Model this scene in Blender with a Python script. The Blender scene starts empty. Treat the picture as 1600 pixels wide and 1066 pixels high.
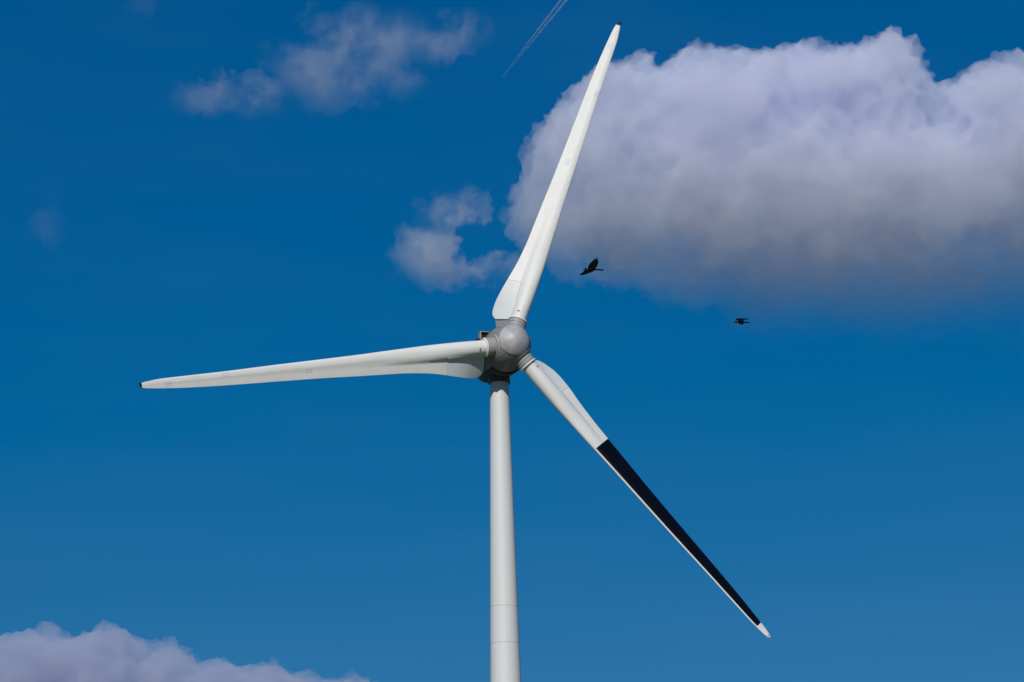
import bpy, bmesh, math, random
import numpy as np
from mathutils import Vector, Matrix, noise

SC = bpy.context.scene
COL = SC.collection
R_ = math.radians

# ------------------------------------------------------------------ camera
PITCH, YAW, ROLL = 0.2567397797, 0.00083103, -0.0225273
FPX = 4877.94                       # focal length in pixels of a 1600 px wide frame
cam = bpy.data.cameras.new("camera")
cam.sensor_width = 36.0
cam.lens = FPX * 36.0 / 1600.0
cam.clip_start = 1.0
cam.clip_end = 120000.0
co = bpy.data.objects.new("camera", cam)
COL.objects.link(co)
CAM = Vector((0, 0, 1.6))
_f = Vector((math.sin(YAW) * math.cos(PITCH), math.cos(YAW) * math.cos(PITCH), math.sin(PITCH)))
_r = Vector((math.cos(YAW), -math.sin(YAW), 0))
_u = _r.cross(_f)
_r2 = _r * math.cos(ROLL) + _u * math.sin(ROLL)
_u2 = _u * math.cos(ROLL) - _r * math.sin(ROLL)
m = Matrix((_r2, _u2, -_f)).transposed().to_4x4()
m.translation = CAM
co.matrix_world = m
SC.camera = co

# ------------------------------------------------------------------ sun and sky
SUN_AZ, SUN_EL = -10.0, 31.5        # degrees: azimuth left of the line tower -> camera, elevation
az, el = R_(SUN_AZ), R_(SUN_EL)
SUN = Vector((math.sin(az) * math.cos(el), -math.cos(az) * math.cos(el), math.sin(el)))
sl = bpy.data.lights.new("sun", 'SUN')
sl.energy = 3.1
sl.angle = R_(0.53)
sl.color = (1.0, 0.955, 0.89)
so = bpy.data.objects.new("sun", sl)
so.rotation_euler = (-SUN).to_track_quat('-Z', 'Y').to_euler()
COL.objects.link(so)

world = bpy.data.worlds.new("World")
SC.world = world
world.use_nodes = True
wn, wl = world.node_tree.nodes, world.node_tree.links
wn.clear()
sky = wn.new('ShaderNodeTexSky')
sky.sky_type = 'NISHITA'
sky.sun_disc = False
sky.sun_elevation = el
sky.sun_rotation = math.atan2(SUN.x, SUN.y)
sky.altitude = 0
sky.air_density = 1.0
sky.dust_density = 0.3
sky.ozone_density = 4.0
hs = wn.new('ShaderNodeHueSaturation')
hs.inputs['Saturation'].default_value = 1.25
hs.inputs['Value'].default_value = 1.0
tint = wn.new('ShaderNodeVectorMath'); tint.operation = 'MULTIPLY_ADD'      # deep polarised blue
tint.inputs[1].default_value = (0.30, 0.35, 0.40)
tint.inputs[2].default_value = (-0.028/0.08, 0.029/0.08, 0.116/0.08)
tmx = wn.new('ShaderNodeVectorMath'); tmx.operation = 'MAXIMUM'
tmx.inputs[1].default_value = (0.0, 0.0, 0.0)
bg = wn.new('ShaderNodeBackground')
bg.inputs['Strength'].default_value = 0.08
wo = wn.new('ShaderNodeOutputWorld')
wl.new(sky.outputs[0], hs.inputs['Color'])
wl.new(hs.outputs[0], tint.inputs[0])
wl.new(tint.outputs[0], tmx.inputs[0])
# very faint high haze, uneven
wtc = wn.new('ShaderNodeTexCoord'); wmp = wn.new('ShaderNodeMapping')
wmp.inputs['Rotation'].default_value = (0.0, R_(24), 0.0); wmp.inputs['Scale'].default_value = (5.0, 5.0, 26.0)
wnz = wn.new('ShaderNodeTexNoise'); wnz.inputs['Scale'].default_value = 1.6; wnz.inputs['Detail'].default_value = 7
wnz.inputs['Roughness'].default_value = 0.55
wmr = wn.new('ShaderNodeMapRange'); wmr.inputs['From Min'].default_value = 0.42; wmr.inputs['From Max'].default_value = 0.75
wmr.inputs['To Min'].default_value = 0.0; wmr.inputs['To Max'].default_value = 0.022
wmx = wn.new('ShaderNodeMix'); wmx.data_type = 'RGBA'; wmx.inputs['B'].default_value = (2.6, 3.6, 5.6, 1)
wl.new(wtc.outputs['Generated'], wmp.inputs['Vector']); wl.new(wmp.outputs[0], wnz.inputs['Vector'])
wl.new(wnz.outputs['Fac'], wmr.inputs['Value']); wl.new(wmr.outputs['Result'], wmx.inputs['Factor'])
wl.new(tmx.outputs[0], wmx.inputs['A'])
wl.new(wmx.outputs['Result'], bg.inputs['Color'])
wl.new(bg.outputs[0], wo.inputs['Surface'])

SC.view_settings.view_transform = 'Standard'
SC.view_settings.look = 'None'
SC.view_settings.exposure = 0.0
SC.view_settings.gamma = 1.0
SC.cycles.volume_bounces = 24
SC.cycles.max_bounces = 24
SC.cycles.volume_step_rate = 0.3
SC.cycles.volume_max_steps = 256
SC.cycles.use_denoising = True

# ------------------------------------------------------------------ helpers
def at(px, py, dist):
    """world point seen at photo pixel (1600 px wide frame) at a given distance along the view"""
    return CAM + (_f + _r2 * ((px - 800) / FPX) + _u2 * ((533 - py) / FPX)) * dist

def props(o, label=None, cat=None, group=None, kind=None):
    if label: o['label'] = label
    if cat: o['category'] = cat
    if group: o['group'] = group
    if kind: o['kind'] = kind
    return o

def link(name, me, mat=None, parent=None):
    o = bpy.data.objects.new(name, me)
    COL.objects.link(o)
    if parent is not None: o.parent = parent
    if mat is not None and len(me.materials) == 0:
        for k in (mat if isinstance(mat, (list, tuple)) else [mat]): me.materials.append(k)
    return o

def mesh(name, verts, faces, smooth=True, angle=None):
    me = bpy.data.meshes.new(name)
    me.from_pydata([tuple(v) for v in verts], [], faces)
    me.validate()
    bm = bmesh.new(); bm.from_mesh(me)
    bmesh.ops.recalc_face_normals(bm, faces=bm.faces)
    bm.to_mesh(me); bm.free()
    if smooth:
        me.polygons.foreach_set('use_smooth', [True] * len(me.polygons))
        if angle: me.set_sharp_from_angle(angle=R_(angle))
    me.update()
    return me

def loft(rings, close=True, cap0=True, cap1=True, base=0):
    n = len(rings[0]); v = []; f = []
    for r in rings: v += list(r)
    for i in range(len(rings) - 1):
        for j in range(n if close else n - 1):
            k = (j + 1) % n
            f.append((base + i*n + j, base + i*n + k, base + (i+1)*n + k, base + (i+1)*n + j))
    if cap0: f.append(tuple(base + j for j in reversed(range(n))))
    if cap1: f.append(tuple(base + (len(rings)-1)*n + j for j in range(n)))
    return v, f

def revolve(profile, org, ax, e1, e2, n=96):
    """profile: (distance along ax, radius)"""
    rings = []
    for h, r in profile:
        c = org + ax * h
        rings.append([c + (e1 * math.cos(2*math.pi*j/n) + e2 * math.sin(2*math.pi*j/n)) * r for j in range(n)])
    return loft(rings)

def interp(x, xs, ys):
    return float(np.interp(x, xs, ys))

def smooth_interp(x, xs, ys):
    if x <= xs[0]: return ys[0]
    if x >= xs[-1]: return ys[-1]
    i = max(k for k in range(len(xs) - 1) if xs[k] <= x)
    def sl(k):
        if k <= 0: return (ys[1]-ys[0])/(xs[1]-xs[0])
        if k >= len(xs)-1: return (ys[-1]-ys[-2])/(xs[-1]-xs[-2])
        return (ys[k+1]-ys[k-1])/(xs[k+1]-xs[k-1])
    h = xs[i+1]-xs[i]; t = (x-xs[i])/h
    m0, m1 = sl(i)*h, sl(i+1)*h
    return (2*t**3-3*t*t+1)*ys[i]+(t**3-2*t*t+t)*m0+(-2*t**3+3*t*t)*ys[i+1]+(t**3-t*t)*m1

# ------------------------------------------------------------------ materials
def mat_paint(name, col, rough=0.45, dirt=0.12, dcol=(0.45, 0.44, 0.40), scale=0.35, metallic=0.0,
              stretch=(1, 1, 1), bump=0.0, coord='Object', spec=0.4):
    mt = bpy.data.materials.new(name); mt.use_nodes = True
    n, l = mt.node_tree.nodes, mt.node_tree.links
    b = n['Principled BSDF']
    tc = n.new('ShaderNodeTexCoord')
    mp = n.new('ShaderNodeMapping'); mp.inputs['Scale'].default_value = stretch
    l.new(tc.outputs[coord], mp.inputs['Vector'])
    n1 = n.new('ShaderNodeTexNoise'); n1.inputs['Scale'].default_value = scale
    n1.inputs['Detail'].default_value = 8; n1.inputs['Roughness'].default_value = 0.62
    l.new(mp.outputs[0], n1.inputs['Vector'])
    rp = n.new('ShaderNodeValToRGB')
    rp.color_ramp.elements[0].position = 0.42; rp.color_ramp.elements[0].color = (0, 0, 0, 1)
    rp.color_ramp.elements[1].position = 0.78; rp.color_ramp.elements[1].color = (1, 1, 1, 1)
    l.new(n1.outputs['Fac'], rp.inputs['Fac'])
    ml = n.new('ShaderNodeMath'); ml.operation = 'MULTIPLY'; ml.inputs[1].default_value = dirt
    l.new(rp.outputs['Color'], ml.inputs[0])
    mx = n.new('ShaderNodeMix'); mx.data_type = 'RGBA'
    mx.inputs['A'].default_value = (*col, 1); mx.inputs['B'].default_value = (*dcol, 1)
    l.new(ml.outputs[0], mx.inputs['Factor'])
    l.new(mx.outputs['Result'], b.inputs['Base Color'])
    b.inputs['Roughness'].default_value = rough
    b.inputs['Metallic'].default_value = metallic
    b.inputs['Specular IOR Level'].default_value = spec
    if bump:
        bp = n.new('ShaderNodeBump'); bp.inputs['Strength'].default_value = bump; bp.inputs['Distance'].default_value = 0.02
        l.new(n1.outputs['Fac'], bp.inputs['Height']); l.new(bp.outputs[0], b.inputs['Normal'])
    return mt

M_BLADE = mat_paint('blade_white', (0.755, 0.75, 0.71), 0.5, 0.25, (0.55, 0.53, 0.47), 0.5, stretch=(1, 1, 1))
M_SPOIL = mat_paint('spoiler_pale_grey', (0.67, 0.69, 0.68), 0.5, 0.10, (0.5, 0.5, 0.46), 0.6)
M_BLACK = mat_paint('blade_black', (0.0018, 0.0032, 0.008), 0.45, 0.3, (0.006, 0.007, 0.01), 0.8, spec=0.15)
M_TOWER = mat_paint('tower_white', (0.66, 0.67, 0.66), 0.5, 0.12, (0.5, 0.5, 0.47), 0.12, stretch=(2.0, 2.0, 0.25))
M_TOWER2 = mat_paint('tower_greenish_white', (0.66, 0.672, 0.65), 0.5, 0.12, (0.5, 0.5, 0.45), 0.12, stretch=(2.0, 2.0, 0.25))
M_SEAM = mat_paint('tower_seam', (0.42, 0.43, 0.43), 0.7)
M_HUB = mat_paint('hub_grey', (0.245, 0.24, 0.24), 0.55, 0.55, (0.22, 0.215, 0.21), 0.55, bump=0.15)
M_NOSE = mat_paint('nose_grey', (0.49, 0.48, 0.485), 0.55, 0.95, (0.30, 0.295, 0.30), 1.3, stretch=(1, 1, 0.6), bump=0.1, metallic=0.15)
M_ROOT = mat_paint('root_ring_grey', (0.36, 0.345, 0.335), 0.5, 0.4, (0.22, 0.21, 0.2), 0.8)
M_NAC = mat_paint('nacelle_grey', (0.07, 0.074, 0.08), 0.5, 0.3, (0.07, 0.07, 0.07), 0.4)
M_DARK = mat_paint('dark_seam', (0.02, 0.02, 0.022), 0.7)
M_PATCH = mat_paint('patch_grey', (0.655, 0.665, 0.67), 0.5, 0.3, (0.5, 0.5, 0.5), 3)
M_MARK = mat_paint('marking_black', (0.03, 0.03, 0.03), 0.6)
M_TAN = mat_paint('frame_tan', (0.42, 0.31, 0.22), 0.6)
M_GRILLE = mat_paint('grille_black', (0.008, 0.008, 0.008), 0.8, spec=0.1)
M_TIP_SHADED = mat_paint('tip_metal_shaded', (0.015, 0.014, 0.014), 0.6)  # tip metal with its shade put into the base colour
M_TIP_SUNLIT = mat_paint('tip_metal_sunlit', (0.42, 0.42, 0.43), 0.5, 0.5, (0.2, 0.2, 0.2), 3)  # same tip metal, with the sunlit tone put into the colour

# ------------------------------------------------------------------ ground
def ground():
    n = 72; rad = [0, 30, 120, 500, 2000, 8000, 40000]
    v = [(0, 325, 0)]; f = []
    rnd = random.Random(3)
    for r in rad[1:]:
        for j in range(n):
            a = 2*math.pi*j/n
            v.append((r*math.cos(a), 325 + r*math.sin(a), 0))
    for j in range(n): f.append((0, 1+j, 1+(j+1) % n))
    for i in range(len(rad)-2):
        for j in range(n):
            a = 1+i*n+j; b = 1+i*n+(j+1) % n
            f.append((a, a+n, b+n, b))
    mt = bpy.data.materials.new('meadow'); mt.use_nodes = True
    nn, l = mt.node_tree.nodes, mt.node_tree.links
    b = nn['Principled BSDF']; b.inputs['Roughness'].default_value = 0.9
    tc = nn.new('ShaderNodeTexCoord')
    a1 = nn.new('ShaderNodeTexNoise'); a1.inputs['Scale'].default_value = 0.02; a1.inputs['Detail'].default_value = 10
    a2 = nn.new('ShaderNodeTexNoise'); a2.inputs['Scale'].default_value = 3.0; a2.inputs['Detail'].default_value = 6
    l.new(tc.outputs['Object'], a1.inputs['Vector']); l.new(tc.outputs['Object'], a2.inputs['Vector'])
    ad = nn.new('ShaderNodeMath'); ad.operation = 'MULTIPLY'
    l.new(a1.outputs['Fac'], ad.inputs[0]); l.new(a2.outputs['Fac'], ad.inputs[1])
    rp = nn.new('ShaderNodeValToRGB')
    rp.color_ramp.elements[0].position = 0.1; rp.color_ramp.elements[0].color = (0.03, 0.045, 0.015, 1)
    rp.color_ramp.elements[1].position = 0.45; rp.color_ramp.elements[1].color = (0.09, 0.10, 0.04, 1)
    l.new(ad.outputs[0], rp.inputs['Fac']); l.new(rp.outputs['Color'], b.inputs['Base Color'])
    o = link('ground', mesh('ground', v, f, smooth=False), mt)
    props(o, kind='structure')
ground()

# ------------------------------------------------------------------ wind turbine
TX, TD, H = -1.19, 325.03, 85.0
PSI, TILT, PHI = 0.306701, 0.088068, 1.220543
OVER, CONE = 4.62, 0.885
n_ax = Vector((math.sin(PSI)*math.cos(TILT), -math.cos(PSI)*math.cos(TILT), math.sin(TILT)))
a_ax = Vector((math.cos(PSI), math.sin(PSI), 0))
b_ax = n_ax.cross(a_ax)
if b_ax.z < 0: b_ax = -b_ax
root = bpy.data.objects.new('wind_turbine', None)
root.location = (TX, TD, 0)
COL.objects.link(root)
props(root, 'tall white three-bladed wind turbine with grey hub and one half-black blade', 'wind turbine')
T = Vector((0, 0, H))               # everything below in the turbine's own frame (origin at tower base)
C = T + n_ax * OVER - a_ax * 0.12

# --- tower
def tower_r(z):
    return interp(z, [0, 20, 50, 82.4], [2.55, 2.15, 1.615, 1.0])
TOP = H - 2.72
secs = [(0.0, 46.6), (46.62, 54.05), (54.07, 57.95), (57.97, 79.3), (79.32, TOP)]
segs = 96
def tower():
    v = []; f = []; mi = []
    prof = []
    z = 0.0
    # one continuous surface with shallow grooves at the section joints
    joints = [54.06, 57.96]
    weak = []
    zs = set([0.0, TOP]); 
    for j in joints:
        zs.update([j-0.03, j-0.014, j+0.014, j+0.03])
    for j in weak: zs.update([j-0.012, j, j+0.012])
    k = 0.0
    while k < TOP: zs.add(k); k += 1.5
    zs = sorted(zs)
    for z in zs:
        r = tower_r(z)
        if any(abs(z-j) < 0.015 for j in joints): r -= 0.022
        if any(abs(z-j) < 0.001 for j in weak): r -= 0.006
        prof.append((z, r))
    vv, ff = revolve(prof, Vector((0, 0, 0)), Vector((0, 0, 1)), Vector((1, 0, 0)), Vector((0, 1, 0)), segs)
    me = mesh('tower', vv, ff, True, 30)
    o = link('tower', me, [M_TOWER, M_SEAM, M_TOWER2], root)
    for p in me.polygons:
        zc = p.center.z
        if any(abs(zc-j) < 0.014 for j in joints): p.material_index = 1
        elif 57.96 < zc < 61.0: p.material_index = 2
    return o
tw = tower()
v1, f1 = revolve([(0, 4.4), (0.35, 4.4), (0.45, 3.1), (0.5, 2.55)], Vector((0, 0, 0)), Vector((0, 0, 1)), Vector((1, 0, 0)), Vector((0, 1, 0)), 64)
link('foundation', mesh('foundation', v1, f1, True, 30), mat_paint('concrete', (0.35, 0.34, 0.32), 0.9), root)
# door at the tower's foot, facing the camera side
def box(c, ex, ey, ez, hx, hy, hz, bevel=0.0):
    bm = bmesh.new()
    bmesh.ops.create_cube(bm, size=1)
    for w in bm.verts:
        w.co = Vector((w.co.x*2*hx, w.co.y*2*hy, w.co.z*2*hz))
    if bevel: bmesh.ops.bevel(bm, geom=list(bm.edges), offset=bevel, segments=2, affect='EDGES', profile=0.6)
    for w in bm.verts: w.co = c + ex*w.co.x + ey*w.co.y + ez*w.co.z
    bm.normal_update()
    return bm
def bm_obj(name, bms, mt, parent, smooth=False):
    me = bpy.data.meshes.new(name)
    out = bmesh.new()
    for b in bms:
        t = bpy.data.meshes.new('t'); b.to_mesh(t); b.free(); out.from_mesh(t); bpy.data.meshes.remove(t)
    bmesh.ops.recalc_face_normals(out, faces=out.faces)
    out.to_mesh(me); out.free()
    return link(name, me, mt, parent)
X, Y, Z = Vector((1, 0, 0)), Vector((0, 1, 0)), Vector((0, 0, 1))
bm_obj('door', [box(Vector((0, -2.53, 1.6)), X, Y, Z, 0.45, 0.06, 1.05, 0.02)], M_ROOT, root)

# --- nacelle
nac_prof = [(-9.6, 0.05), (-9.55, 0.5), (-9.3, 1.05), (-8.7, 1.4), (-7.6, 1.72), (-6.4, 2.0), (-5.2, 2.22), (-4.2, 2.36), (-3.45, 2.46),
            (-3.42, 2.38), (-3.34, 2.38), (-3.3, 2.48), (-2.4, 2.56), (-2.36, 2.5), (-2.2, 2.44), (-2.16, 2.0)]
def rev_part(name, prof, mt, parent, org=C, ax=None, e1=None, e2=None, n=112, sharp=28):
    ax = ax or n_ax; e1 = e1 or a_ax; e2 = e2 or b_ax
    vv, ff = revolve(prof, org, ax, e1, e2, n)
    return link(name, mesh(name, vv, ff, True, sharp), mt, parent)
nacelle = rev_part('nacelle', nac_prof, M_NAC, root)
collar = rev_part('yaw_collar', [(-2.72, 1.02), (-2.74, 1.19), (-2.62, 1.20), (-2.56, 1.15), (-1.6, 1.16), (-0.8, 1.2)], M_NAC, nacelle,
                  org=T, ax=Z, e1=X, e2=Y)
# roof cooler box with dark grille, light frame, on the left top of the nacelle
up2 = b_ax; 
base = C + n_ax*(-5.2) + a_ax*(-1.10) + b_ax*2.62
frame = []
hw, hh = 0.60, 0.50
frame.append(box(base + a_ax*(-hw), a_ax, n_ax, b_ax, 0.05, 0.35, hh, 0.01))
frame.append(box(base + a_ax*(hw+0.3), a_ax, n_ax, b_ax, 0.05, 0.35, hh, 0.01))
frame.append(box(base + a_ax*0.15 + b_ax*(hh-0.03), a_ax, n_ax, b_ax, hw+0.098, 0.35, 0.035, 0.01))
coolf = bm_obj('cooler_frame', frame, M_TAN, nacelle)
gr = [box(base + a_ax*0.15 + n_ax*(-0.05), a_ax, n_ax, b_ax, hw+0.09, 0.05, hh-0.07)]
for k in range(6):
    gr.append(box(base + a_ax*(-0.42 + 0.22*k) + n_ax*0.06, a_ax, n_ax, b_ax, 0.012, 0.05, hh-0.08))
bm_obj('grille', gr, M_GRILLE, coolf)
bm_obj('step_plate', [box(base + a_ax*(-0.75) + b_ax*(-0.40), a_ax, n_ax, b_ax, 0.30, 0.3, 0.05, 0.01)], M_GRILLE, nacelle)

# --- hub
hub_prof = [(-2.10, 1.9), (-2.06, 2.44), (-1.9, 2.47), (-1.3, 2.47), (-0.7, 2.43), (-0.25, 2.36), (0.2, 2.25), (0.6, 2.10), (0.95, 1.92), (1.2, 1.76), (1.27, 1.71), (1.28, 1.66)]
hub = rev_part('hub', hub_prof, M_HUB, root)
rev_part('hub_rim', [(-2.12, 2.40), (-2.12, 2.56), (-2.04, 2.59), (-1.96, 2.56), (-1.96, 2.5)], M_DARK, hub)
nose_prof = [(1.29, 1.66), (1.29, 1.715), (1.32, 1.715), (1.5, 1.58), (1.72, 1.38), (1.95, 1.12), (2.12, .86), (2.25, .58), (2.32, 0.3), (2.34, 0.05)]
rev_part('nose_cone', nose_prof, M_NOSE, hub, sharp=40)
# seam ribs on the hub between the blades
def seam_strip(ang, w=0.022, dang=0.0, n0=-1.85, n1=1.24):
    ps = [(h, r) for h, r in hub_prof if True]
    hs_, rs_ = [p[0] for p in ps], [p[1] for p in ps]
    rings = []
    for i in range(25):
        h = n0+(n1-n0)*i/24; r = interp(h, hs_, rs_)
        a = ang + dang*i/24
        e = a_ax*math.cos(a)+b_ax*math.sin(a); t = -a_ax*math.sin(a)+b_ax*math.cos(a)
        c = C + n_ax*h
        rings.append([c+e*(r-0.01)-t*w, c+e*(r+0.006)-t*w, c+e*(r+0.006)+t*w, c+e*(r-0.01)+t*w])
    vv, ff = loft(rings)
    link('panel_seam', mesh('panel_seam', vv, ff, False), M_DARK, hub)
for k in range(3):
    seam_strip(PHI + math.pi/3 + k*2*math.pi/3, 0.016, 0.0)
    seam_strip(PHI + math.pi/3 + k*2*math.pi/3 - 0.42, 0.014, 0.22, -0.2)
# --- blades
XR  = [2.9, 3.25, 3.9, 4.6, 6.56, 9.24, 11.9, 14.5, 17.1, 21.0, 26.3, 31.6, 36.0, 38.7, 40.1, 40.7, 41.0]
XL  = [.80, .80, .81, .84, .88, .885, .83, .77, .70, .645, .58, .47, .43, .39, .26, .16, .09]
XT  = [3.10, 3.24, 3.30, 3.20, 2.70, 2.12, 1.80, 1.66, 1.54, 1.34, 1.15, .99, .79, .58, .44, .32, .20]
HTr = [2.9, 5, 7.5, 10, 12, 16, 21, 30, 38, 41]
HT  = [.80, .80, .70, .52, .42, .30, .225, .15, .085, .03]
RCr = [2.9, 5, 7.5, 10, 13, 16, 41]
RCv = [.80, .88, .98, .95, .85, .80, .80]
BTr = [2.9, 4.2, 4.9, 6.0, 7.85, 11, 14.4, 22, 41]
BT  = [43, 36.4, 31.5, 25.5, 18.5, 15.5, 14.5, 14, 15]
KPr = [2.9, 7.5, 10, 12, 15, 18, 41]
KP  = [.34, .42, .55, .72, .95, 1.0, 1.0]

def half_t(r, s, side):
    """half thickness at chordwise position s (LE at -xl, TE at +xt)"""
    xl = smooth_interp(r, XR, XL); xt = smooth_interp(r, XR, XT); ht = smooth_interp(r, HTr, HT)
    rc = min(interp(r, RCr, RCv), xt)
    if s <= 0:
        q = min(1.0, abs(s)/xl)
        return ht*math.sqrt(max(0.0, 1-q*q)) * side
    q = min(1.0, s/rc)
    circ = ht*math.sqrt(max(0.0, 1-q*q))
    t = min(1.0, s/xt)
    kp = interp(r, KPr, KP)
    sh = (1-t)**0.9 * (1 - 0.25*kp*(1-math.cos(2*math.pi*min(t, .5)))/2)
    pl = (kp*ht*sh + 0.012) if side > 0 else (max(kp, .7)*ht*(1-t*t)**0.8*(1-t)**0.3 + 0.012)
    if kp >= 1.0: return min(ht, pl)
    p = 4.0
    w = min(1.0, max(0.0, (1.0-kp)/0.3))
    return min(ht, (circ**p*w + pl**p)**(1/p)) if s > 0.0 else ht

def circ_t(r, s):
    xl = smooth_interp(r, XR, XL); ht = smooth_interp(r, HTr, HT)
    q = min(1.0, abs(s)/(xl if s < 0 else 0.98*interp(r, RCr, RCv)))
    return ht*math.sqrt(max(0.0, 1-q*q))

SEAM = 7.35
def blade(phi, kind, rs, sw):
    d = a_ax*math.cos(phi) + b_ax*math.sin(phi)
    te = a_ax*math.cos(phi+math.pi/2) + b_ax*math.sin(phi+math.pi/2)   # towards the trailing edge
    def frame_at(r):
        off = CONE*((r-2.9)/38.1)**1.6 if r > 2.9 else 0
        q_ = max(0.0, (r-2.9)/38.1)
        c = C + d*(r*(1+(rs-1)*q_)) + n_ax*off + te*sw*q_**1.5
        b = R_(interp(r, BTr, BT))
        ce = te*math.cos(b) - n_ax*math.sin(b)
        cn = n_ax*math.cos(b) + te*math.sin(b)      # pressure side normal, faces the camera
        return c, ce, cn
    NS = 30
    def svals(r, full=True, s0=None):
        xl = smooth_interp(r, XR, XL); xt = smooth_interp(r, XR, XT)
        if not full: xt = 0.98*interp(r, RCr, RCv)
        lo = -xl if s0 is None else s0
        out = []
        for i in range(NS+1):
            t = i/NS
            if s0 is None:
                # dense at both ends
                q = 0.5-0.5*math.cos(math.pi*t)
            else: q = t
            out.append(lo + (xt-lo)*q)
        if s0 is None and r > 14:          # paint line of the leading-edge strip
            out[5] = lo+0.13; out[4] = lo+0.09; out[3] = lo + 0.06; out[2] = lo+0.025; out[1] = lo+0.006; out[6] = max(out[6], lo+0.22)
            if out[7] <= out[6]: out[7] = out[6]+0.02
            if xt-lo < 0.75: out = [lo + (xt-lo)*(0.5-0.5*math.cos(math.pi*i/NS)) for i in range(NS+1)]
        return out
    def ring(r, full=True):
        c, ce, cn = frame_at(r)
        S = svals(r, full)
        cut = 0.66*smooth_interp(r, XR, XL)
        end = 0.98*interp(r, RCr, RCv)
        def g(s, sd):
            if full or s <= cut: return half_t(r, s, sd)
            return half_t(r, cut, sd)*math.sqrt(max(0.0, 1-((s-cut)/(end-cut))**2))
        top = [c + ce*s + cn*(g(s, 1) if i not in (0, NS) else 0.0) for i, s in enumerate(S)]
        bot = [c + ce*s - cn*abs(g(s, -1)) for s in S[1:-1]]
        return top + bot[::-1]
    def half_ring_fix(): pass
    rings = []
    inner = [ring(float(r), False) for r in list(np.arange(2.9, SEAM-0.02, 0.3)) + [SEAM]]
    for r in [SEAM] + list(np.arange(7.6, 14.2, 0.4)) + [14.28, 14.32] + list(np.arange(14.8, 38.9, 0.6)) + [39.3, 39.63, 39.67, 40.0, 40.3, 40.55, 40.7]:
        rings.append(ring(float(r), True))
    vv, ff = loft(inner, cap1=False)
    v_b, f_b = loft(rings, base=len(vv))
    vv = vv + v_b; ff = ff + f_b
    me = mesh('blade', vv, ff, True, 50)
    o = link('blade', me, [M_BLADE, M_BLACK], root)
    if kind == 'black':
        for p in me.polygons:
            w = p.center - C
            r = w.dot(d)
            if 14.3 < r < 39.65:
                c, ce, cn = frame_at(r)
                s = (p.center - c).dot(ce); xl = smooth_interp(r, XR, XL)
                if s > -xl + 0.132 or (p.center-c).dot(cn) < 0: p.material_index = 1
    # root spoiler: its own piece with a slightly prouder skin
    sp = []
    for r in list(np.arange(2.95, SEAM-0.03, 0.2)) + [SEAM-0.03]:
        r = float(r)
        c, ce, cn = frame_at(r)
        s0 = 0.62 * smooth_interp(r, XR, XL) if r < 6.5 else 0.62*smooth_interp(r, XR, XL)
        S = svals(r, True, s0)
        if r < 3.6:     # rounded inner corner
            k = (3.6-r)/0.65
            xt = S[-1] - 0.35*k*k
            S = [s0 + (s-s0)*(xt-s0)/(S[-1]-s0) for s in S]
        top = [c + ce*s + cn*(half_t(r, s, 1)+0.008) for s in S]
        bot = [c + ce*s - cn*(half_t(r, s, -1)+0.008) for s in S]
        sp.append(top + bot[::-1])
    vv, ff = loft(sp)
    so_ = link('root_spoiler', mesh('root_spoiler', vv, ff, True, 40), M_SPOIL, o)
    # flange ring and grey bearing sleeve
    e1, e2 = te, n_ax
    fl = rev_part('root_flange', [(2.78, 0.80), (2.78, 1.02), (2.82, 1.045), (2.90, 1.045), (2.95, 1.0), (2.96, 0.8)], M_BLADE, o, org=C, ax=d, e1=e1, e2=e2, n=72)
    rev_part('root_sleeve', [(0.9, 1.55), (1.4, 1.45), (1.8, 1.26), (1.84, 1.20), (1.86, 1.03), (1.95, 1.02), (1.97, 0.97), (2.02, 0.97), (2.04, 1.0), (2.28, 1.0), (2.30, 0.95), (2.36, 0.95), (2.38, 1.0), (2.62, 1.0), (2.64, 0.94), (2.775, 0.94)],
             M_ROOT, hub, org=C, ax=d, e1=e1, e2=e2, n=72, sharp=25)
    # fixed grey spoiler stub on the hub behind the moving spoiler
    st = []
    for r in (1.2, 1.6, 2.0, 2.4, 2.75):
        c, ce, cn = frame_at(2.95)
        c = C + d*r
        xt = interp(r, [1.2, 2.0, 2.75], [2.0, 2.35, 2.72])
        S = [0.3 + (xt-0.3)*i/12 for i in range(13)]
        top = [c + ce*s + cn*(0.42*(1-(s-0.3)/(xt-0.3)*0.9)) for s in S]
        bot = [c + ce*s - cn*(0.5*(1-(s-0.3)/(xt-0.3)*0.9)) for s in S]
        st.append(top + bot[::-1])
    vv, ff = loft(st)
    link('spoiler_stub', mesh('spoiler_stub', vv, ff, True, 40), M_HUB, hub)
    # tip: short metal piece bent into the wind
    tipr = []
    base_ring = ring(40.7, True)
    c, ce, cn = frame_at(40.7)
    for k in range(7):
        t = k/6
        ang = R_(62)*t
        s_ = 0.30
        pos = d*(0.33*math.sin(ang)/math.sin(R_(62))) + n_ax*(0.26*(1-math.cos(ang))/(1-math.cos(R_(62))))
        sc = 1-0.45*t*t
        tipr.append([c + pos - ce*0.05*t + (ce*((q-c).dot(ce))*sc + (q-c).dot(cn)*(cn*math.cos(ang) - d*math.sin(ang))*sc*1.03) for q in base_ring])
    vv, ff = loft(tipr)
    link('blade_tip', mesh('blade_tip', vv, ff, True, 40), M_TIP_SUNLIT if kind == 'black' else M_TIP_SHADED, o)  # sunlit tone on the black blade's tip, shade painted on the others
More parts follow.
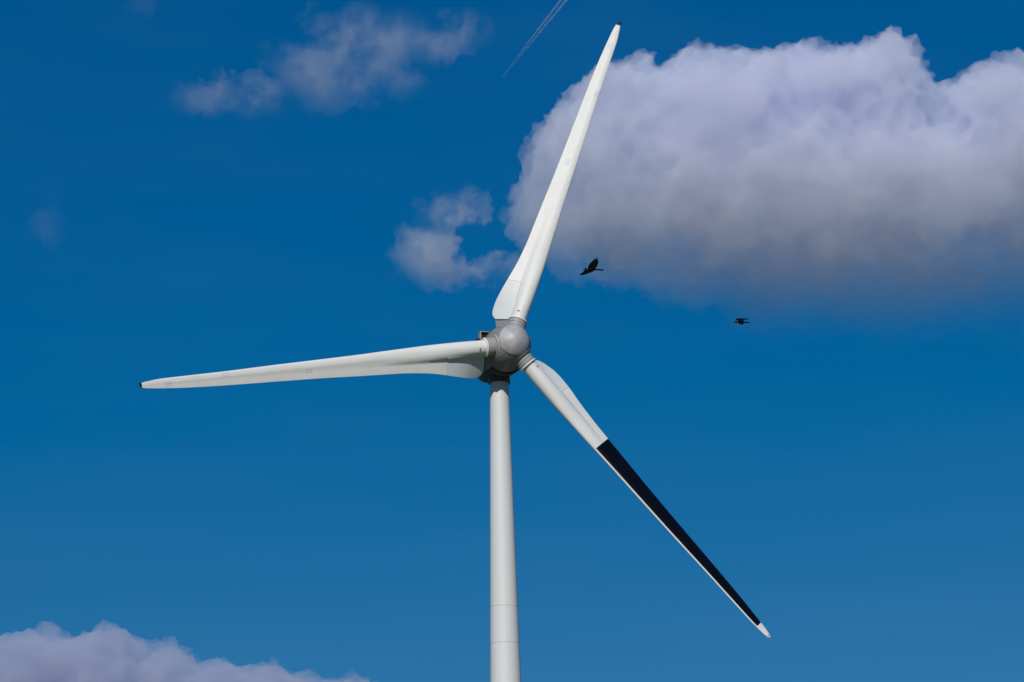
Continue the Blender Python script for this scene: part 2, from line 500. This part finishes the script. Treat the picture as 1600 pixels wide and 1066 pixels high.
    # grey receptor patches
    def surf_patch(name, r0, r1, s0, s1, mt, lift=0.006, nr=6, ns=6, par=o):
        v = []; f = []
        for lay in (0.0, 1.0):
            for i in range(nr+1):
                r = r0+(r1-r0)*i/nr
                c, ce, cn = frame_at(r)
                for j in range(ns+1):
                    s = s0+(s1-s0)*j/ns
                    hh_ = half_t(r, s, 1)
                    v.append(c + ce*s + cn*(hh_ + lift*lay - 0.01*(1-lay)))
        N = (nr+1)*(ns+1)
        for i in range(nr):
            for j in range(ns):
                a = i*(ns+1)+j
                f.append((a+N, a+N+1, a+N+ns+2, a+N+ns+1)); f.append((a, a+ns+1, a+ns+2, a+1))
        edge = [j for j in range(ns)] + [i*(ns+1)+ns for i in range(nr)] + [nr*(ns+1)+j for j in range(ns, 0, -1)] + [i*(ns+1) for i in range(nr, 0, -1)]
        for k in range(len(edge)):
            p, q = edge[k], edge[(k+1) % len(edge)]
            f.append((p, q, q+N, p+N))
        return link(name, mesh(name, v, f, False), mt, par)
    if kind != 'black':
        for (r, s) in ((22.7, 0.42), (31.7, -0.16), (37.9, 0.22)):
            surf_patch('receptor_patch', r-0.40, r+0.40, s-0.26, s+0.26, M_PATCH)
    # two tiny drain holes aft of mid chord
    surf_patch('drain_hole', 13.27, 13.33, 0.88, 0.94, M_SEAM, 0.004, 1, 1)
    surf_patch('drain_hole', 11.78, 11.83, 0.80, 0.85, M_SEAM, 0.004, 1, 1)
    # small stencilled marking near the root: two short lines
    for q in range(3):
        surf_patch('root_marking', 3.62, 3.77, -0.27+0.13*q, -0.175+0.13*q, M_MARK, 0.004)
    # fine seam between blade and spoiler
    surf_patch('spoiler_seam', SEAM-0.028, SEAM+0.008, smooth_interp(SEAM, XR, XL)*0.85, smooth_interp(SEAM, XR, XT)-0.03, M_SEAM, 0.011, 2, 20)
    return o
b1 = blade(PHI, 'white', 1.0025, -0.30)
b2 = blade(PHI + 2*math.pi/3, 'white', 0.992, 0.0)
b3 = blade(PHI + 4*math.pi/3, 'black', 1.005, 0.24)
b3['label'] = 'blade painted black from its middle to near the tip'

# ------------------------------------------------------------------ birds
M_CROW = bpy.data.materials.new('crow_feathers'); M_CROW.use_nodes = True
def crow_mat(mt):
    n, l = mt.node_tree.nodes, mt.node_tree.links
    b = n['Principled BSDF']; b.inputs['Roughness'].default_value = 0.65
    b.inputs['Specular IOR Level'].default_value = 0.05
    at_ = n.new('ShaderNodeAttribute'); at_.attribute_name = 'nape'
    nz = n.new('ShaderNodeTexNoise'); nz.inputs['Scale'].default_value = 60
    mx = n.new('ShaderNodeMix'); mx.data_type = 'RGBA'
    mx.inputs['A'].default_value = (0.0025, 0.0025, 0.003, 1); mx.inputs['B'].default_value = (0.2, 0.2, 0.21, 1)
    l.new(at_.outputs['Fac'], mx.inputs['Factor']); l.new(mx.outputs['Result'], b.inputs['Base Color'])
crow_mat(M_CROW)

def tube(pts, rads, n=14):
    """pts 3-D, rads (side, vertical)"""
    rings = []
    for i, p in enumerate(pts):
        t = (pts[min(i+1, len(pts)-1)] - pts[max(i-1, 0)]).normalized()
        e1 = t.cross(Z).normalized(); e2 = e1.cross(t)
        rings.append([p + e1*math.cos(2*math.pi*k/n)*rads[i][0] + e2*math.sin(2*math.pi*k/n)*rads[i][1] for k in range(n)])
    return loft(rings)

def wing(le, te_, th=0.012):
    """le / te_: matching 3-D polylines root to tip; a thin cambered closed surface"""
    rings = []
    N = len(le)
    for i in range(N):
        a, b = le[i], te_[i]
        ch = b - a
        sp = (le[min(i+1, N-1)] - le[max(i-1, 0)]).normalized()
        nr = ch.cross(sp).normalized()
        top = []; bot = []
        for k in range(8):
            t = k/7
            hgt = th*(1-0.6*i/N)*math.sin(math.pi*min(1, t*1.2+0.08))**0.7 if t < 0.76 else th*0.35*(1.05-t)*4
            hgt = max(hgt, 0.002)
            cam_ = 0.06*ch.length*math.sin(math.pi*t)
            top.append(a + ch*t + nr*(cam_+hgt)); bot.append(a + ch*t + nr*(cam_-hgt*0.6))
        rings.append(top + bot[::-1])
    return loft(rings)

def refine(poly, k=4):
    out = []
    for i in range(len(poly)-1):
        p0 = poly[max(i-1, 0)]; p1 = poly[i]; p2 = poly[i+1]; p3 = poly[min(i+2, len(poly)-1)]
        for j in range(k):
            t = j/k
            out.append(0.5*((2*p1)+(p2-p0)*t+(2*p0-5*p1+4*p2-p3)*t*t+(3*p1-p0-3*p2+p3)*t**3))
    out.append(poly[-1].copy())
    return out

def bird(name, center_px, dist, sc, body, wings, fingers, label):
    """all coordinates in photo-like pixels: x right, y away (in px too), z up, relative to center; sc px -> m"""
    org = at(center_px[0], center_px[1], dist)
    V = lambda p: Vector((p[0], p[1], p[2] + 0.287*p[1])) * sc      # the bird is banked a little
    v = []; f = []
    def add(vf):
        o = len(v); v.extend(vf[0]); f.extend([tuple(i+o for i in q) for q in vf[1]])
    add(tube([V(p[:3]) for p in body], [(p[3]*sc, p[4]*sc) for p in body], 18))
    for le, te_ in wings:
        L, Tt = refine([V(p) for p in le]), refine([V(p) for p in te_])
        add(wing(L, Tt, 0.6*sc))
    for base, tip, w in fingers:
        a, b = V(base), V(tip); dr = (b-a)
        side = dr.cross(Vector((0, 1, 0))).normalized()
        if side.length < 0.1: side = X.copy()
        nrm = dr.cross(side).normalized()
        rings = []
        for t, q in ((0, 1.0), (0.4, 1.0), (0.75, 0.8), (1.0, 0.25)):
            c = a + dr*t - Vector((0, 0, 0.0))
            rings.append([c + side*w*sc*q, c + nrm*0.25*sc*q, c - side*w*sc*q, c - nrm*0.25*sc*q])
        add(loft(rings))
    me = mesh(name, v, f, True, 40)
    o = link(name, me, M_CROW)
    # one continuous skin
    md = o.modifiers.new('r', 'REMESH'); md.mode = 'VOXEL'; md.voxel_size = 0.0032; md.use_smooth_shade = True
    dg = bpy.context.evaluated_depsgraph_get()
    me2 = bpy.data.meshes.new_from_object(o.evaluated_get(dg))
    o.modifiers.clear(); o.data = me2; me2.name = name
    if not me2.materials: me2.materials.append(M_CROW)
    me2.polygons.foreach_set('use_smooth', [True]*len(me2.polygons))
    at_ = me2.attributes.new('nape', 'FLOAT', 'POINT')
    hp = V(body[3][:3])
    for i, vv in enumerate(me2.vertices):
        dd = (vv.co - hp).length/sc
        at_.data[i].value = max(0.0, min(1.0, (2.3 - dd)/1.2))
    o.location = org
    props(o, label, 'bird', 'crows in flight')
    # beak and eye
    tip = V(body[0][:3]); dr = (tip - V(body[1][:3])).normalized()
    bk = tube([tip - dr*0.6*sc, tip + dr*1.0*sc, tip + dr*2.6*sc - Z*0.35*sc], [(0.75*sc, 0.7*sc), (0.45*sc, 0.5*sc), (0.05*sc, 0.06*sc)], 10)
    link('beak', mesh('beak', bk[0], bk[1], True, 60), M_MARK, o)
    e = V(body[1][:3]) - Y*body[1][3]*sc*0.9 + Z*0.35*sc
    bm = bmesh.new(); bmesh.ops.create_uvsphere(bm, u_segments=10, v_segments=8, radius=0.32*sc)
    for w in bm.verts: w.co += e
    bm_obj('eye', [bm], M_MARK, o)
    return o

# crow banking left: body from beak base (left) to tail end (right)
D1 = 66.0
bird('crow', (924, 420.5), D1, D1/FPX,
     [(-11.4, -1, .3, .5, .5), (-10.2, -1, .5, 1.25, 1.2), (-8.6, -.8, .4, 1.6, 1.5), (-6.6, -.5, -.2, 1.9, 1.8), (-3.5, 0, -.9, 2.7, 2.4), (0.5, 0, -1.3, 2.9, 2.4), (4.5, 0, -1.0, 2.3, 1.7),
      (8, .2, -.9, 1.7, .9), (12, .4, -1.5, 2.2, 1.0), (16, .6, -1.8, 2.8, 1.05), (18.8, .8, -2.0, 2.6, .9)],
     [([(-6, 0, -.2), (-4.4, 7, 5.0), (-1.5, 14, 9.5), (3.2, 20, 13.4), (6.0, 24, 15.6)],
       [(5.5, 0, -.5), (8.6, 7, 3.2), (11.0, 14, 7.4), (12.0, 20, 11.6), (11.6, 24, 15.6)]),
      ([(-8.0, -1, .2), (-11, -9, -1.8), (-13, -14, -3.6), (-16, -19, -6.2), (-19, -23, -8.2)],
       [(4.0, -1, -3.0), (1.2, -8, -4.8), (-5.5, -13, -6.9), (-11.5, -18, -9.1), (-17.5, -22, -9.6)])],
     [((4.2, 22.5, 12.8), (4.6, 25, 17.2), .5), ((5.4, 23.5, 14), (5.9, 26, 19.4), .5), ((7.8, 24, 14.5), (8.0, 27, 20.6), .5), ((9.4, 24, 14.5), (9.8, 27, 20.4), .5), ((10.4, 23, 13.5), (11.6, 26, 19.0), .5),
      ((-15.5, -20, -7.6), (-20.0, -24, -8.8), .45), ((-15, -20, -8.6), (-19.0, -24, -9.8), .45)],
     'black crow with one wing raised, flying just right of the upright blade')
D2 = 80.0
bird('crow', (1158, 502.3), D2, D2/FPX,
     [(-11.2, 0, -1.0, .5, .5), (-9.6, 0, -.7, 1.2, 1.2), (-7.6, 0, -.6, 1.6, 1.5), (-5.6, 0, -.5, 2.0, 1.8), (-2.5, 0, -.4, 2.7, 2.4), (1.0, 0, -.6, 2.7, 2.3), (4.0, 0, -1.2, 2.0, 1.5),
      (7, 0, -1.7, 1.6, .8), (10, 0, -1.9, 2.0, .8), (13.0, 0, -1.9, 2.0, .7)],
     [([(-6.5, 0, 1.5), (-7.6, 8, 4.0), (-2, 14, 4.7), (4, 18, 4.3), (12.4, 21, 3.6)],
       [(4.0, 0, -.4), (4.0, 7, .8), (4.5, 12, 1.6), (8.0, 16, 2.2), (12.8, 19, 2.2)]),
      ([(-5.5, 0, -.4), (-6.4, -7, -1.6), (-5, -11, -2.8), (-2.5, -14, -3.6), (0, -16, -4.0)],
       [(3.5, 0, -1.6), (3.2, -7, -3.0), (2.6, -11, -4.4), (2.0, -14, -4.8), (1.4, -15.5, -4.8)])],
     [((9, 20, 2.9), (13.0, 23, 2.7), .4), ((8.5, 20, 2.5), (12.4, 23, 2.0), .4)],
     'smaller black crow gliding with swept-back wings, the right-hand one of two birds')

# ------------------------------------------------------------------ clouds (real volumes)
def cloud_mat(name, dens, color, zlo=None, zhi=None, zmin=0.05, nscale=0.012, ncut=(0.35, 0.6), namt=1.0, aniso=0.0, warp=0.0, det=5, fall=None):
    mt = bpy.data.materials.new(name); mt.use_nodes = True
    n, l = mt.node_tree.nodes, mt.node_tree.links
    n.clear()
    out = n.new('ShaderNodeOutputMaterial')
    pv = n.new('ShaderNodeVolumePrincipled')
    pv.inputs['Color'].default_value = (*color, 1)
    pv.inputs['Anisotropy'].default_value = aniso
    l.new(pv.outputs[0], out.inputs['Volume'])
    tc = n.new('ShaderNodeTexCoord')
    val = None
    if ncut:
        nz = n.new('ShaderNodeTexNoise'); nz.inputs['Scale'].default_value = nscale
        nz.inputs['Detail'].default_value = det; nz.inputs['Roughness'].default_value = 0.58
        if warp: nz.inputs['Distortion'].default_value = warp
        l.new(tc.outputs['Object'], nz.inputs['Vector'])
        mr = n.new('ShaderNodeMapRange'); mr.interpolation_type = 'SMOOTHSTEP'
        mr.inputs['From Min'].default_value = ncut[0]; mr.inputs['From Max'].default_value = ncut[1]
        mr.inputs['To Min'].default_value = 1-namt; mr.inputs['To Max'].default_value = 1.0
        l.new(nz.outputs['Fac'], mr.inputs['Value'])
        val = mr.outputs['Result']
    if zlo is not None:
        sx = n.new('ShaderNodeSeparateXYZ'); l.new(tc.outputs['Object'], sx.inputs[0])
        m2 = n.new('ShaderNodeMapRange'); m2.interpolation_type = 'SMOOTHSTEP'
        m2.inputs['From Min'].default_value = zlo; m2.inputs['From Max'].default_value = zhi
        m2.inputs['To Min'].default_value = zmin; m2.inputs['To Max'].default_value = 1.0
        l.new(sx.outputs['Z'], m2.inputs['Value'])
        if val is None: val = m2.outputs['Result']
        else:
            mm = n.new('ShaderNodeMath'); mm.operation = 'MULTIPLY'
            l.new(val, mm.inputs[0]); l.new(m2.outputs['Result'], mm.inputs[1]); val = mm.outputs[0]
    if fall:                             # thins out towards the ends of the cloud
        sb = n.new('ShaderNodeVectorMath'); sb.operation = 'SUBTRACT'; sb.inputs[1].default_value = (0.5, 0.5, 0.5)
        l.new(tc.outputs['Generated'], sb.inputs[0])
        ln = n.new('ShaderNodeVectorMath'); ln.operation = 'LENGTH'; l.new(sb.outputs[0], ln.inputs[0])
        m3 = n.new('ShaderNodeMapRange'); m3.interpolation_type = 'SMOOTHSTEP'
        m3.inputs['From Min'].default_value = fall[0]; m3.inputs['From Max'].default_value = fall[1]
        m3.inputs['To Min'].default_value = 1.0; m3.inputs['To Max'].default_value = 0.0
        l.new(ln.outputs['Value'], m3.inputs['Value'])
        mm = n.new('ShaderNodeMath'); mm.operation = 'MULTIPLY'
        l.new(val, mm.inputs[0]); l.new(m3.outputs['Result'], mm.inputs[1]); val = mm.outputs[0]
    if val is not None:
        mm = n.new('ShaderNodeMath'); mm.operation = 'MULTIPLY'; mm.inputs[1].default_value = dens
        l.new(val, mm.inputs[0]); l.new(mm.outputs[0], pv.inputs['Density'])
    else: pv.inputs['Density'].default_value = dens
    return mt

def cloud(name, dist, blobs, vox, disp, mat, label, cat='cloud', sub=1, seed=0):
    """blobs: (px, py, depth offset m, rx px, ry px, rz m) ellipsoids in photo pixels at the cloud's distance"""
    sc = dist/FPX
    org = at(sum(b[0] for b in blobs)/len(blobs), sum(b[1] for b in blobs)/len(blobs), dist)
    bm = bmesh.new()
    for (px, py, dz, rx, ry, rz) in blobs:
        c = at(px, py, dist) + Y*dz - org
        r = bmesh.ops.create_icosphere(bm, subdivisions=4, radius=1.0)
        for w in r['verts']:
            q = w.co.copy()
            w.co = c + Vector((q.x*rx*sc, q.y*rz, q.z*ry*sc))
    me = bpy.data.meshes.new(name); bm.to_mesh(me); bm.free()
    o = link(name, me, mat)
    o.location = org
    md = o.modifiers.new('r', 'REMESH'); md.mode = 'VOXEL'; md.voxel_size = vox
    sm = o.modifiers.new('s', 'SMOOTH'); sm.iterations = 6
    if sub:
        sd = o.modifiers.new('sd', 'SUBSURF'); sd.subdivision_type = 'SIMPLE'; sd.levels = sub; sd.render_levels = sub
    for i, (size, strength, typ) in enumerate(disp):
        tx = bpy.data.textures.new(name+str(i), 'CLOUDS')
        tx.noise_scale = size
        tx.noise_depth = 2
        if typ == 'HARD': tx.noise_type = 'HARD_NOISE'
        dm = o.modifiers.new('d%d' % i, 'DISPLACE'); dm.texture = tx; dm.strength = strength
        dm.mid_level = 0.5 if typ == 'CLOUDS' else 0.42
        dm.texture_coords = 'LOCAL'
    md = o.modifiers.new('r2', 'REMESH'); md.mode = 'VOXEL'; md.voxel_size = vox*0.55   # heals self-intersections
    dg = bpy.context.evaluated_depsgraph_get()
    me2 = bpy.data.meshes.new_from_object(o.evaluated_get(dg))
    o.modifiers.clear(); o.data = me2; me2.name = name
    if not me2.materials: me2.materials.append(mat)
    props(o, label, cat)
    print('CLOUD', name, len(me2.polygons))
    return o

CD = 4200.0
blobs = [
 (990, 185, 0, 110, 104, 90), (920, 255, 0, 118, 108, 90), (893, 340, 0, 114, 98, 90), (1010, 330, 20, 150, 120, 130),
 (1120, 180, 0, 130, 115, 110), (1200, 150, 20, 120, 98, 110), (1290, 150, 20, 125, 95, 110), (1375, 145, 20, 88, 106, 110),
 (1415, 205, 20, 72, 80, 90), (1200, 290, 40, 220, 150, 170), (1350, 300, 40, 200, 150, 180), (1120, 375, 40, 175, 105, 140), (1300, 405, 60, 225, 118, 170),
 (1450, 425, 60, 205, 112, 170), (1555, 208, -40, 82, 108, 120), (1620, 250, -40, 130, 130, 150), (1500, 330, -20, 140, 120, 150), (1680, 380, 0, 180, 130, 160),
 (1860, 300, 0, 160, 160, 160), (1620, 460, 40, 170, 100, 130), (1760, 200, 0, 130, 100, 130)]
zc = 0
M_C1 = cloud_mat('cumulus', 0.034, (0.918, 0.932, 0.998), zlo=-190, zhi=190, zmin=0.004, nscale=0.014, ncut=(0.32, 0.56), namt=0.65, det=8)
cloud('cloud', CD, blobs, 7.0, [(110, 60, 'CLOUDS'), (48, 38, 'HARD'), (22, 26, 'HARD'), (10, 21, 'HARD'), (5.5, 9, 'HARD')], M_C1,
      'big grey-white cumulus cloud behind the upright blade, filling the upper right', sub=1)
M_C2 = cloud_mat('cumulus_low', 0.026, (0.73, 0.77, 0.88), nscale=0.016, ncut=(0.34, 0.54), namt=.7, det=8)
blobs2 = [(-60, 1080, 0, 150, 95, 110), (60, 1060, 0, 120, 82, 110), (160, 1065, 0, 110, 88, 110), (250, 1080, 0, 75, 85, 100), (330, 1100, 0, 100, 70, 100),
          (430, 1108, 0, 100, 72, 100), (535, 1112, 0, 90, 64, 80), (100, 1160, 0, 260, 100, 160), (360, 1170, 0, 260, 80, 150)]
cloud('cloud', 5200.0, blobs2, 9.0, [(100, 44, 'CLOUDS'), (48, 30, 'HARD'), (22, 22, 'HARD'), (10, 18, 'HARD')], M_C2,
      'low lavender-grey cloud bank cut off by the bottom left corner', sub=1)
M_C3 = cloud_mat('wisp', 0.0125, (0.95, 0.945, 0.98), nscale=0.019, ncut=(0.42, 0.68), namt=1.0, warp=0.15, det=8, fall=(0.12, 0.52))
FINE = [(70, 60, 'CLOUDS'), (30, 45, 'CLOUDS'), (12, 24, 'HARD')]
blobs3 = [(500, 50, 0, 45, 62, 40), (520, 120, 0, 105, 75, 50), (600, 60, 0, 95, 65, 50), (560, 100, 0, 140, 90, 50), (440, 95, 0, 60, 42, 35)]
cloud('cloud', CD, blobs3, 6.0, FINE, M_C3,
      'thin ragged cloud left of the vapour trail, largest of the faint upper left wisps', sub=1)
cloud('cloud', CD, [(330, 140, 0, 70, 36, 35), (385, 155, 0, 75, 42, 35), (300, 128, 0, 42, 26, 25)], 5.0, FINE, M_C3,
      'faint flat wisp of cloud below and left of the larger ragged cloud', sub=1)
cloud('cloud', CD, [(725, 48, 0, 52, 44, 35), (690, 62, 0, 50, 34, 30), (738, 65, 0, 32, 36, 25)], 5.0, FINE, M_C3,
      'small faint cloud puff between the upper left wisps and the vapour trail', sub=1)
M_C4 = cloud_mat('puff', 0.022, (0.95, 0.945, 0.98), nscale=0.019, ncut=(0.40, 0.66), namt=1.0, warp=0.15, det=8, fall=(0.15, 0.56))
cloud('cloud', CD, [(700, 330, 0, 62, 42, 40), (668, 372, 0, 55, 52, 40), (680, 415, 0, 70, 40, 40), (760, 425, 0, 80, 34, 35), (738, 325, 0, 28, 28, 25)], 5.0,
      FINE, M_C4,
      'small detached cloud puff left of the upright blade, above the hub', sub=1)
M_C5 = cloud_mat('faint_wisp', 0.0016, (0.95, 0.945, 0.98), nscale=0.019, ncut=(0.40, 0.66), namt=1.0, warp=0.15, det=8, fall=(0.1, 0.52))
cloud('cloud', CD, [(85, 305, 0, 28, 42, 30), (95, 360, 0, 34, 48, 30)], 6.0, FINE, M_C5,
      'barely visible wisp of cloud near the left edge, above the left-pointing blade', sub=1)
cloud('cloud', CD, [(245, -5, 0, 60, 26, 30)], 6.0, FINE, M_C5,
      'barely visible wisp of cloud cut by the top edge, at upper left', sub=1)

# ------------------------------------------------------------------ vapour trail and its aircraft
def flat_at(px, py, alt):
    dv = (_f + _r2*((px-800)/FPX) + _u2*((533-py)/FPX))
    return CAM + dv*((alt-CAM.z)/dv.z)
ALT = 9000.0
p0 = flat_at(787, 118, ALT); p1 = flat_at(887, -4, ALT); p2 = flat_at(960, -100, ALT)
M_TR = cloud_mat('vapour', 0.0065, (0.95, 0.95, 0.98), ncut=(0.3, 0.6), nscale=0.02, namt=0.5, det=3)
dirp = (p2-p0).normalized(); side = dirp.cross(Z).normalized()
for k, sg in enumerate((-1, 1)):
    rings = []
    org = p0
    for i in range(61):
        t = i/60
        c = p0 + (p2-p0)*t + side*sg*(3.5 + 17*min(1, t*2.0)**0.8) - org
        rad = 3.2 + 7.5*min(1, t*2)
        rad *= 1 + 0.25*noise.noise(Vector((t*40, sg*7, 0)))
        rings.append([c + side*math.cos(2*math.pi*j/12)*rad + Z*math.sin(2*math.pi*j/12)*rad for j in range(12)])
    vv, ff = loft(rings)
    o = link('vapour_trail', mesh('vapour_trail', vv, ff), M_TR)
    o.location = org
    props(o, ['left-hand strand of the thin white vapour trail above the rotor', 'right-hand strand of the thin white vapour trail above the rotor'][k], 'vapour trail', 'twin vapour trail strands')
M_PL = mat_paint('plane_white', (0.75, 0.76, 0.78), 0.4)
pl = bpy.data.objects.new('aeroplane', None); COL.objects.link(pl); pl.location = p0 - dirp*22
props(pl, 'tiny distant aeroplane at the lower end of the vapour trail', 'aeroplane')
fw = -dirp; rt = side
v_, f_ = [], []
rings = []
for t, r in ((-10, .2), (-8, .7), (-4, 1.1), (3, 1.2), (7, 1.1), (9, .7), (10.2, .15)):
    rings.append([fw*t + rt*math.cos(2*math.pi*j/16)*r + Z*math.sin(2*math.pi*j/16)*r for j in range(16)])
v_, f_ = loft(rings)
link('fuselage', mesh('fuselage', v_, f_), M_PL, pl)
def slab(name, a, b, ca, cb, th, nrm):
    r1 = [a+fw*ca/2, a+nrm*th, a-fw*ca/2, a-nrm*th]; r2 = [b+fw*cb/2, b+nrm*th*.4, b-fw*cb/2, b-nrm*th*.4]
    v, f = loft([r1, r2]); return link(name, mesh(name, v, f, False), M_PL, pl)
for sg in (-1, 1):
    slab('wing', rt*sg*0.8 + fw*1, rt*sg*10 - fw*3, 4, 1.4, .25, Z)
    slab('tailplane', rt*sg*0.3 - fw*8.5, rt*sg*3.6 - fw*10, 2, 1.0, .12, Z)
    v_, f_ = loft([[rt*sg*3.2 + fw*(1.5+tt) - Z*0.9 + (rt*math.cos(2*math.pi*j/10)+Z*math.sin(2*math.pi*j/10))*rr for j in range(10)] for tt, rr in ((-1.2, .3), (0, .6), (1.2, .55))])
    link('engine', mesh('engine', v_, f_), M_PL, pl)
slab('tail_fin', -fw*8.3 + Z*0.6, -fw*10.2 + Z*4, 2.6, 1.3, .12, rt)
